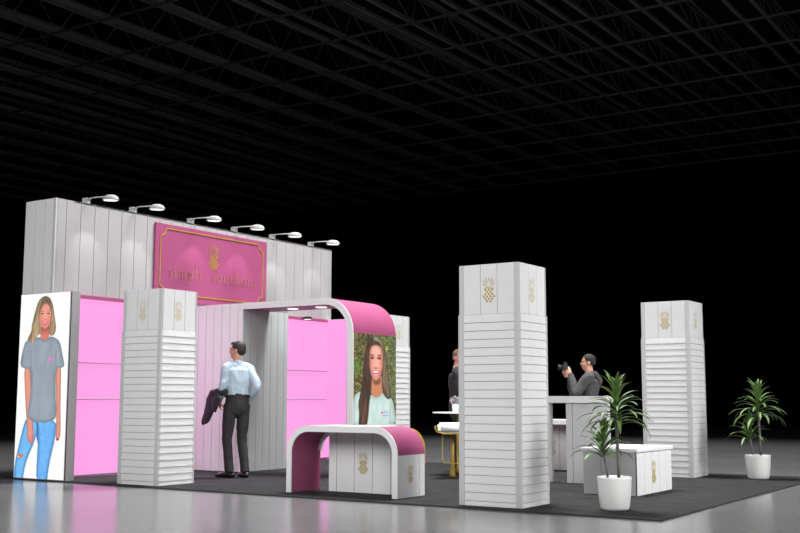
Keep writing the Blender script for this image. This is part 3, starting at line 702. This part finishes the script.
pl = plant(); pl.location = (-4.10, 9.985, CT); pl['label'] = 'potted plant in white pot near the front corner of the carpet'
pl.scale = (.99, .99, .99); pl.rotation_euler.z = YAW
q = copy_tree(pl); q.location = (-4.08, 14.92, CT); q['label'] = 'potted plant in white pot at far right, beyond the column'; q.rotation_euler.z = YAW+.15; q.scale = (1.0, 1.0, 1.0)

# ------------------------------------------------------------------ bistro table, stools, flower cup
t = thing('bistro_table', 'small round white table beside the dark-suited man, behind the centre column', 'table', (-7.79, 13.33, CT))
mb = MB(); mb.lathe([(.355, .852), (.362, .862), (.36, .872), (.01, .873)], (0, 0), 40); mb.build('table_top', GLOSSW, t, True)
mb = MB(); mb.lathe([(.03, .02), (.024, .1), (.022, .852)], (0, 0), 16); mb.build('pole', GOLD, t, True)
mb = MB(); mb.lathe([(.27, 0), (.275, .008), (.10, .026), (.01, .03)], (0, 0), 32); mb.build('base', BLACK, t, True)
t = thing('flower_cup', 'small white cup of grey flowers on the round table', 'flower cup', (-7.80, 13.27, CT+.874))
mb = MB(); mb.lathe([(.042, 0), (.05, .11), (.044, .112), (.04, .09)], (0, 0), 20); mb.build('cup', POT, t, True)
mb = MB(); rnd = random.Random(2)
for i in range(46):
    a = rnd.uniform(0, 6.28); e_ = rnd.uniform(.1, 1.3); r_ = rnd.uniform(.05, .115)
    c_ = (r_*math.cos(a)*math.cos(e_), r_*math.sin(a)*math.cos(e_), .12+r_*math.sin(e_)*.9)
    mb.sphere(c_, (.016, .016, .012), seg=8); mb.tube([(0, 0, .08), c_], .002, 4)
mb.build('flowers', mat('grey_petals', (150, 142, 146), .8, var=.3, scale=40), t, True)
def stool(cushion):
    t = thing('bar_stool', '', 'stool')
    mb = MB(); mb.box(-.2, .24, -.19, .19, .60, .735, .028); mb.build('seat', cushion, t, True)
    mb = MB()
    mb.strip_band([(-.235, .69), (-.238, .65), (-.215, .61), (-.12, .585), (.15, .585), (.245, .61)], [(-.223, .69), (-.224, .655), (-.205, .622), (-.12, .597), (.15, .597), (.235, .62)], 'y', -.18, .18)
    mb.build('seat_band', GOLD, t)
    mb = MB(); mb.lathe([(.05, .012), (.042, .05), (.036, .12), (.028, .25), (.024, .57)], (0, 0), 20); mb.build('post', mat('aged_brass', (150, 124, 50), .45, .5, var=.2, scale=20), t, True)
    mb = MB(); mb.lathe([(.13, 0), (.13, .006), (.1, .012)], (0, 0), 28); mb.build('base', BLACK, t, True)
    mb = MB()
    for s_ in (-.14,):
        mb.tube([(-.14, s_, .60), (-.14, s_, .24), (-.125, s_, .21), (-.10, s_, .20), (.16, s_, .20), (.185, s_, .21), (.20, s_, .24), (.20, s_, .57)], .006, 8)
    mb.build('footrest', GOLD, t, True)
    return t
s1 = stool(mat('white_vinyl', (240, 240, 240), .4)); s1.location = (-7.545, 12.755, CT); s1.rotation_euler.z = YAW
s1['label'] = 'white bar stool with gold post, left of the centre column'; s1['group'] = 'bar stools with gold frames'
s2 = copy_tree(s1); s2.location = (-7.22, 13.25, CT)
s2['label'] = 'coral-seated bar stool almost hidden behind the centre column'
CORAL = mat('coral_vinyl', (226, 96, 92), .5)
for ch in s2.children:
    if ch.name.startswith('seat') and 'band' not in ch.name:
        ch.data = ch.data.copy(); ch.data.materials.clear(); ch.data.materials.append(CORAL); ch['label'] = 'coral vinyl seat'
t = thing('gold_framed_chair', 'chair with curved gold frame peeking out behind the front counter', 'chair', (-7.10, 11.0, CT), YAW)
mb = MB(); n = 12
cur = [(-.2, .62)] + [(-.02+.20*math.sin(R(a)), .60-.20+.22*math.cos(R(a)) + .085) for a in range(0, 91, 9)] + [(.18, .30)]
mb.strip_band(cur, inset(cur, .028, 0, 0), 'y', -.2, .2); mb.build('curved_frame', GOLD, t)
c2_ = inset(cur, .03, 0, 0); mb = MB(); mb.strip_band(c2_[:9], inset(c2_, .02, 0, 0)[:9], 'y', -.17, .17); mb.build('inner_padding', mat('white_vinyl', (240, 240, 240)), t)
mb = MB(); mb.box(-.22, .15, -.18, .18, .33, .40, .02); mb.build('seat', mat('white_vinyl', (240, 240, 240)), t)
for x in (-.18, .10):
    for y in (-.15, .15):
        mb = MB(); mb.tube([(x, y, 0), (x, y, .34)], .01, 8); mb.build('leg', GOLD, t)

# ------------------------------------------------------------------ people
def cat(P0, P1, P2, P3, t):
    return .5*((2*P1)+(P2-P0)*t+(2*P0-5*P1+4*P2-P3)*t*t+(3*P1-P0-3*P2+P3)*t**3)
def limb(mb, pts, rs, side=(1, 0, 0), sub=4, seg=14, round_ends=True):
    pts = [Vector(p) for p in pts]; rs = [Vector((r_, r_)) if not isinstance(r_, tuple) else Vector(r_) for r_ in rs]
    P = []; Q = []
    n = len(pts)
    for i in range(n-1):
        for k in range(sub):
            t_ = k/sub; g = lambda L, j: L[max(0, min(n-1, j))]
            P.append(cat(g(pts, i-1), pts[i], pts[i+1], g(pts, i+2), t_)); Q.append(rs[i].lerp(rs[i+1], t_*t_*(3-2*t_)))
    P.append(pts[-1]); Q.append(rs[-1])
    if round_ends:
        d0 = (P[0]-P[1]).normalized(); d1 = (P[-1]-P[-2]).normalized(); A = []; B = []; QA = []; QB = []
        for a in (80, 55, 28):
            A.append(P[0]+d0*min(Q[0])*math.sin(R(a))); QA.append(Q[0]*math.cos(R(a)))
            B.insert(0, P[-1]+d1*min(Q[-1])*math.sin(R(a))); QB.insert(0, Q[-1]*math.cos(R(a)))
        P = A+P+B; Q = QA+Q+QB
    rings = []; sd = Vector(side)
    for i, p in enumerate(P):
        t_ = (P[min(i+1, len(P)-1)]-P[max(i-1, 0)]).normalized()
        s_ = (sd-t_*sd.dot(t_))
        if s_.length < .05: s_ = t_.orthogonal()
        s_.normalize(); w = t_.cross(s_)
        rings.append([mb.bm.verts.new(p+s_*math.cos(k*2*PI/seg)*Q[i].x+w*math.sin(k*2*PI/seg)*Q[i].y) for k in range(seg)])
    for i in range(len(rings)-1):
        for k in range(seg): mb.bm.faces.new((rings[i][k], rings[i][(k+1) % seg], rings[i+1][(k+1) % seg], rings[i+1][k]))
    mb.bm.faces.new(rings[0][::-1]); mb.bm.faces.new(rings[-1])
def fuse(mb, name, material, parent, voxel=.009, it=4, wrinkle=0, wf=22, keep=None):
    bmesh.ops.recalc_face_normals(mb.bm, faces=mb.bm.faces)
    me = bpy.data.meshes.new(name+'_raw'); mb.bm.to_mesh(me); mb.bm.free()
    o = bpy.data.objects.new(name+'_raw', me); C.objects.link(o)
    md = o.modifiers.new('r', 'REMESH'); md.mode = 'VOXEL'; md.voxel_size = voxel
    if it:
        s_ = o.modifiers.new('s', 'SMOOTH'); s_.iterations = it; s_.factor = .5
    dg = bpy.context.evaluated_depsgraph_get(); m2 = bpy.data.meshes.new_from_object(o.evaluated_get(dg))
    bpy.data.objects.remove(o); bpy.data.meshes.remove(me)
    m2.name = name; m2.materials.clear(); m2.materials.append(material)
    if wrinkle:
        n = len(m2.vertices); co = np.empty(n*3); m2.vertices.foreach_get('co', co); co = co.reshape(-1, 3)
        no = np.empty(n*3); m2.vertices.foreach_get('normal', no); no = no.reshape(-1, 3)
        d = (vnoise(co[:, 0]*wf+co[:, 2]*wf*.5, co[:, 2]*wf*.9+co[:, 1]*wf*.6, 3)-.5)*wrinkle*2+(vnoise(co[:, 0]*wf*2.3+co[:, 1]*wf*1.7, co[:, 2]*wf*2.6, 5)-.5)*wrinkle
        co += no*d[:, None]; m2.vertices.foreach_set('co', co.ravel())
    for p in m2.polygons: p.use_smooth = True
    o = bpy.data.objects.new(name, m2); C.objects.link(o); o.parent = parent
    return o
def hand(mb, wrist, dirv, palm_n, curl=.6, side=1, thumb_out=.7):
    # dirv: wrist->knuckles ; palm_n: palm facing direction ; side: +1 thumb on the cross side
    d = Vector(dirv).normalized(); n = (Vector(palm_n)-d*Vector(palm_n).dot(d)).normalized(); s_ = d.cross(n)*side; w = Vector(wrist)
    limb(mb, [w, w+d*.045, w+d*.09], [(.026, .018), (.038, .015), (.040, .012)], side=s_, sub=2, seg=10)
    for k, (off, ln) in enumerate(((.030, .068), (.010, .078), (-.010, .073), (-.029, .058))):
        p = w+d*.085+s_*off; a = 0; pts = [p-d*.02, p]; dd = d.copy()
        for j, f in enumerate((.45, .32, .25)):
            a += curl*(.7 if j == 0 else 1); dd = d*math.cos(a)+n*math.sin(a); p = p+dd*ln*f; pts.append(p)
        limb(mb, pts, [.0095, .0098, .009, .0083, .007], side=s_, sub=2, seg=8)
    p = w+d*.025+s_*.026; t1 = (d*.6+s_*thumb_out+n*.4).normalized(); p1 = p+t1*.04; t2 = (d*.9+s_*.2+n*.6).normalized(); p2 = p1+t2*.032; p3 = p2+(d*.8+n*.7).normalized()*.022
    limb(mb, [p-t1*.015, p, p1, p2, p3], [.012, .013, .0115, .010, .008], side=n, sub=2, seg=8)
def head_parts(mb, hc, rot):
    # hc: centre of the skull ; rot 3x3, +y = looking direction
    T = lambda p: hc+rot @ Vector(p)
    mb.sphere(T((0, -.012, .022)), (.076, .095, .088), rot); mb.sphere(T((0, .02, -.03)), (.066, .068, .072), rot)
    mb.sphere(T((0, .036, -.068)), (.050, .050, .040), rot); mb.sphere(T((0, .068, -.092)), (.024, .020, .018), rot)
    limb(mb, [T((0, .086, .012)), T((0, .102, -.018)), T((0, .100, -.030))], [(.008, .008), (.013, .012), (.014, .008)], sub=2, seg=8)
    mb.sphere(T((0, .083, .022)), (.05, .012, .010), rot); mb.sphere(T((0, .086, -.058)), (.022, .010, .009), rot)
    for s_ in (-1, 1):
        mb.sphere(T((s_*.078, -.008, -.012)), (.010, .022, .032), rot); mb.sphere(T((s_*.036, .06, -.03)), (.024, .024, .022), rot)
def face_bits(t, hc, rot, brow):
    T = lambda p: hc+rot @ Vector(p)
    for s_ in (-1, 1):
        mb = MB(); mb.sphere(T((s_*.030, .0835, .006)), (.012, .007, .006), rot, 10); mb.build('eye', mat('eye_dark', (40, 30, 26), .3), t, True)
        mb = MB(); limb(mb, [T((s_*.046, .078, .024)), T((s_*.032, .089, .029)), T((s_*.016, .092, .025))], [.0035, .0045, .0035], sub=3, seg=6); mb.build('eyebrow', brow, t, True)
    mb = MB(); limb(mb, [T((-.022, .090, -.058)), T((0, .097, -.057)), T((.022, .090, -.058))], [.003, .006, .003], sub=3, seg=6); mb.build('mouth', mat('lips', (168, 92, 84), .5), t, True)
def rotz(a): return Matrix.Rotation(R(a), 3, 'Z')
def shoe(mb, ank, yaw):
    f = rotz(yaw) @ Vector((0, 1, 0)); s_ = rotz(yaw) @ Vector((1, 0, 0)); a = Vector(ank); g = Vector((a.x, a.y, 0))
    limb(mb, [g-f*.055+Vector((0, 0, .04)), g+f*.03+Vector((0, 0, .042)), g+f*.12+Vector((0, 0, .034)), g+f*.20+Vector((0, 0, .026))], [(.036, .038), (.038, .040), (.046, .030), (.036, .022)], side=s_, sub=3)
    limb(mb, [a+Vector((0, 0, .04)), g+Vector((0, 0, .05))], [.04, .04], side=s_, sub=2)

def person(label, loc, yaw, scale, head_yaw, head_pitch, arms, legs, hair, cloth, lean=0, palms=None, shoes=True, torso=None):
    t = thing('person', label, 'person', loc, R(yaw)); t.scale = (scale,)*3
    hr = (rotz(head_yaw) @ Matrix.Rotation(R(head_pitch), 3, 'X'))
    nb = Vector((0, lean*.55, 1.49)); hc = Vector((0, lean*.75+.028, 1.668))
    pel = Vector((0, 0, .97)); ch = Vector((0, lean*.35, 1.33)); wa = Vector((0, lean*.1, 1.12))
    mb = MB()
    limb(mb, [pel, wa, ch, nb-Vector((0, 0, .07))], [(.14, .10), (.12, .085), (.135, .09), (.08, .06)])
    limb(mb, [nb-Vector((0, 0, .06)), nb+Vector((0, .005, .04)), hc-Vector((0, .0, .05))], [(.080, .068), (.060, .062), (.056, .060)])
    head_parts(mb, hc, hr)
    for i, (sh, el, wr, hd, pn) in enumerate(arms):
        sh, el, wr = Vector(sh), Vector(el), Vector(wr)
        limb(mb, [sh, (sh+el)/2, el, (el+wr)/2, wr], [.050, .044, .038, .036, .026])
        hand(mb, wr, hd, pn, curl=.55, side=1 if i == 0 else -1)
    for hp, kn, an, fy in legs:
        hp, kn, an = Vector(hp), Vector(kn), Vector(an)
        limb(mb, [hp, (hp+kn)/2, kn, (kn+an)/2+Vector((0, -.01, .03)), an], [.078, .068, .052, .048, .036])
        f = rotz(fy) @ Vector((0, 1, 0)); g = Vector((an.x, an.y, .045)); limb(mb, [an, g, g+f*.10, g+f*.17], [.036, .034, .026, .018], side=rotz(fy) @ Vector((1, 0, 0)))
    fuse(mb, 'body', SKIN, t, .0065, 2)
    face_bits(t, hc, hr, hair['mat'])
    T = lambda p: hc+hr @ Vector(p)
    # hair cap
    mb = MB()
    mb.sphere(T((0, -.020, .036)), (.084, .100, .088), hr); mb.sphere(T((0, -.052, -.002)), (.078, .066, .075), hr)
    if hair.get('front'): mb.sphere(T((0, .050, .085)), (.055, .038, .030), hr)
    for s_ in (-1, 1): mb.sphere(T((s_*.072, .002, .012)), (.010, .022, .034), hr)
    geom = mb.bm.verts[:]+mb.bm.edges[:]+mb.bm.faces[:]
    ho = fuse(mb, 'hair', hair['mat'], t, .007, 2, hair.get('rough', .002), 60)
    # carve the hair off the face: drop verts in front of the hairline
    bm = bmesh.new(); bm.from_mesh(ho.data); inv = hr.inverted(); dele = []
    for v in bm.verts:
        p = inv @ (v.co-hc)
        if (p.y > .045 and p.z < .072-.0*p.y) or (p.y > .018 and p.z < .02) or p.z < hair.get('low', -.075) or (p.y > -.03 and p.z < -.03): dele.append(v)
    bmesh.ops.delete(bm, geom=dele, context='VERTS'); bm.to_mesh(ho.data); bm.free()
    # trousers
    mb = MB()
    for k, (hp, kn, an, fy) in enumerate(legs):
        hp, kn, an = Vector(hp), Vector(kn), Vector(an)
        limb(mb, [hp+Vector((0, 0, .02)), (hp+kn)/2, kn, (kn+an)/2, an+Vector((0, -.005, -.02))], [(.090, .098), (.082, .088), (.068, .073), (.061, .067), (.060, .070)], round_ends=False)
    limb(mb, [pel-Vector((0, .01, .07)), pel+Vector((0, -.008, .0)), pel+Vector((0, 0, .085))], [(.156, .120), (.163, .124), (.154, .116)], round_ends=True)
    fuse(mb, 'trousers', cloth['trousers'], t, .010, 3, .004, 16)
    # top garment
    mb = MB(); g = cloth.get('bulk', 1.0)
    hem = pel+Vector((0, 0, cloth.get('hem', .05)))
    limb(mb, [hem, wa, ch-Vector((0, 0, .06)), ch+Vector((0, 0, .06)), nb-Vector((0, 0, .045))], [((.168*g, .128*g) if cloth.get('hem', .05) < .04 else (.148, .108)), (.160*g, .118*g), (.182*g, .132*g), (.185*g, .125*g), (.115, .085)])
    for (sh, el, wr, hd, pn) in arms:
        sh, el, wr = Vector(sh), Vector(el), Vector(wr)
        limb(mb, [Vector((sh.x*.35, nb.y*.9, sh.z+.015)), sh+Vector((0, 0, -.005)), (sh+el)/2, el, (el+wr)/2, wr-(wr-el).normalized()*.012], [.070, .073*g, .063*g, .056*g, .052*g, .040])
    limb(mb, [nb-Vector((0, 0, .05)), nb+Vector((0, 0, .028))], [(.085, .075), (.064, .064)], round_ends=False)
    fuse(mb, cloth['name'], cloth['mat'], t, .010, 3, cloth.get('wr', .004), 15)
    if shoes:
        for hp, kn, an, fy in legs:
            mb = MB(); shoe(mb, an, fy); fuse(mb, 'shoe', mat('black_leather', (26, 25, 25), .4), t, .008, 2)
    return t, hc, hr, nb

DARKHAIR = mat('dark_brown_hair', (44, 32, 27), .6, var=.3, scale=40)
BLUE = mat('pale_blue_cotton', (184, 202, 216), .75, var=.04, scale=8)
CHAR = mat('charcoal_wool', (46, 44, 45), .85, var=.12, scale=20)
DARKJ = mat('black_wool_jacket', (42, 42, 45), .85, var=.15, scale=20)
p1, hc, hr, nb = person('person in pale blue shirt and dark trousers, back turned, jacket over arm', (-9.98, 11.14, CT), 58, 1.025, 52, 0,
    [((-.148, 0, 1.435), (-.208, -.03, 1.19), (-.205, .11, 1.0), (.15, .25, -.9), (1, 0, 0)),
     ((.148, -.01, 1.435), (.245, -.11, 1.20), (.185, .06, 1.00), (-.3, .45, -.8), (-1, 0, 0))],
    [((-.09, 0, .93), (-.115, .03, .50), (-.085, .0, .09), 38), ((.09, 0, .93), (.085, .02, .50), (.115, -.05, .09), 5)],
    {'mat': DARKHAIR, 'front': 1}, {'trousers': CHAR, 'mat': BLUE, 'name': 'shirt', 'hem': .05, 'wr': .006, 'bulk': .92})
mb = MB(); limb(mb, [nb+Vector((0, -.004, .005)), nb+Vector((0, 0, .042))], [(.068, .067), (.062, .062)], round_ends=False); mb.build('collar', BLUE, p1, True)
mb = MB()
n = 40; rings = [[mb.bm.verts.new((.171*math.cos(2*PI*k/n), .133*math.sin(2*PI*k/n)-.002, z)) for k in range(n)] for z in (1.040, 1.078)]
for k in range(n): mb.bm.faces.new((rings[0][k], rings[0][(k+1) % n], rings[1][(k+1) % n], rings[1][k]))
mb.build('belt', mat('black_leather', (26, 25, 25), .4), p1, True)
def draped_jacket():
    t = thing('draped_jacket', 'dark jacket hanging over the forearm of the person in blue', 'jacket', (-9.98, 11.14, CT), R(58)); t.scale = (1.025,)*3
    mb = MB()
    A = Vector((-.235, .10, 1.07))
    limb(mb, [A+Vector((.05, -.12, .05)), A+Vector((-.01, .0, .035)), A+Vector((-.01, .13, .0))], [(.07, .05), (.08, .055), (.07, .05)], side=(1, 0, 0))
    limb(mb, [A+Vector((-.03, -.10, 0)), A+Vector((-.05, -.06, -.10)), A+Vector((-.05, -.03, -.19))], [(.035, .13), (.032, .13), (.022, .08)], side=(1, 0, 0))
    limb(mb, [A+Vector((-.03, .10, .01)), A+Vector((-.05, .15, -.10)), A+Vector((-.07, .24, -.24)), A+Vector((-.10, .36, -.37))], [(.04, .14), (.038, .18), (.03, .15), (.02, .05)], side=(1, 0, 0))
    fuse(mb, 'jacket_cloth', DARKJ, t, .010, 4, .006, 14)
draped_jacket()

GREYH = mat('charcoal_hoodie', (72, 72, 74), .9, var=.1, scale=14)
ys_ = 1.0
p2, hc, hr, nb = person('person in charcoal hoodie raising a camera behind the bar counter', (-6.08, 13.95, CT), 118, .935, 0, -4,
    [((-.18, .01, 1.44), (-.20, .19, 1.20), (-.060, .26, 1.49), (.25, .35, .8), (.9, 0, -.3)),
     ((.18, .01, 1.44), (.20, .20, 1.19), (.060, .27, 1.47), (-.2, .6, .4), (-.9, 0, .3))],
    [((-.09, 0, .93), (-.10, .02, .50), (-.11, -.02, .09), 8), ((.09, 0, .93), (.10, .03, .50), (.11, .03, .09), -8)],
    {'mat': mat('black_cropped_hair', (38, 33, 32), .8, var=.3, scale=60), 'rough': .001, 'low': -.05}, {'trousers': CHAR, 'mat': GREYH, 'name': 'hoodie', 'hem': -.02, 'bulk': 1.1, 'wr': .008}, lean=-.04)
mb = MB(); limb(mb, [(-.09, -.055, 1.51), (-.06, -.115, 1.45), (0, -.15, 1.40), (.06, -.115, 1.45), (.09, -.055, 1.51)], [.035, .05, .062, .05, .035])
limb(mb, [(0, -.10, 1.50), (0, -.15, 1.40), (0, -.155, 1.32)], [(.08, .045), (.085, .055), (.05, .03)])
fuse(mb, 'hood', GREYH, p2, .009, 3, .004, 18)
def camera_prop():
    t = thing('photo_camera', 'black photo camera held up by the person in the hoodie', 'camera', (-6.08, 13.95, CT), R(118)); t.scale = (.935,)*3
    BK = mat('black_camera_body', (40, 40, 42), .45)
    mb = MB(); mb.box(-.062, .062, .295, .365, 1.555, 1.645, .012); mb.box(-.025, .025, .30, .355, 1.64, 1.67, .008); mb.build('camera_body', BK, t)
    mb = MB(); mb.tube([(0, .36, 1.597), (0, .415, 1.597), (0, .42, 1.597), (0, .435, 1.597)], [.036, .036, .040, .040], 20); mb.build('camera_lens', BK, t, True)
camera_prop()

SUIT = mat('black_suit', (34, 34, 37), .8, var=.1)
p3, hc, hr, nb = person('person in black suit standing at the round table, half hidden by the centre column', (-8.145, 13.92, CT), -62, 1.0, -55, 0,
    [((-.18, 0, 1.45), (-.22, .02, 1.18), (-.16, .24, 1.08), (.1, .9, -.1), (.4, 0, -.9)),
     ((.18, 0, 1.45), (.24, .05, 1.18), (.15, .26, 1.08), (-.1, .9, -.1), (-.4, 0, -.9))],
    [((-.09, 0, .93), (-.10, .02, .50), (-.11, -.02, .09), 8), ((.09, 0, .93), (.10, .03, .50), (.11, .03, .09), -8)],
    {'mat': mat('greying_brown_hair', (98, 82, 68), .7, var=.3, scale=50), 'front': 1}, {'trousers': SUIT, 'mat': SUIT, 'name': 'jacket', 'hem': -.10, 'bulk': 1.05})
mb = MB(); limb(mb, [nb+Vector((0, .0, .0)), nb+Vector((0, .003, .040))], [(.067, .067), (.061, .062)], round_ends=False); mb.build('shirt_collar', mat('white_cotton', (235, 235, 235), .7), p3, True)
mb = MB(); mb.prism([(-.035, 1.50), (.035, 1.50), (0, 1.22)], 'y', .06, .142); mb.build('shirt_front', mat('white_cotton', (235, 235, 235), .7), p3)

# ------------------------------------------------------------------ lights: exhibition hall lighting, plus two added fill lights
def area(name, loc, aim, size, energy, spread=180, col=(1, 1, 1)):
    ld = bpy.data.lights.new(name, 'AREA'); ld.shape = 'SQUARE'; ld.size = size; ld.energy = energy; ld.spread = R(spread); ld.color = col
    o = bpy.data.objects.new(name, ld); C.objects.link(o); o.location = loc
    o.rotation_euler = (Vector(aim)-Vector(loc)).to_track_quat('-Z', 'Y').to_euler(); return o
spot('hall_light_overhead', (-8.2, 14.2, 13.0), (-8.2, 14.2, 0), 15500, 100, .12, 2.0)
area('hall_light_right', (9, 9.5, 9.5), (-7, 12.5, 1.5), 7, 190, 80)
area('fill_light_right_near', (4, 12.0, 6.5), (-5.2, 12.5, .9), 5, 105, 48)  # added fill, brightens the right faces of near columns and cabinet
area('hall_light_front', (-9.0, -0.2, 7.0), (-8.2, 11.5, 1.4), 6, 215, 90)
area('fill_light_front_right', (2, -1, 6.0), (-6.5, 11.5, .8), 5, 135, 80)  # added soft fill, lifts the dark cabinet front and counter side
w = bpy.data.worlds.new('World'); bpy.context.scene.world = w; w.use_nodes = True
w.node_tree.nodes['Background'].inputs[0].default_value = (0, 0, 0, 1)
vs = bpy.context.scene.view_settings
bpy.context.scene.view_settings.view_transform = 'Standard'; vs.look = 'None'; vs.gamma = 1; vs.exposure = 0; vs.use_curve_mapping = False
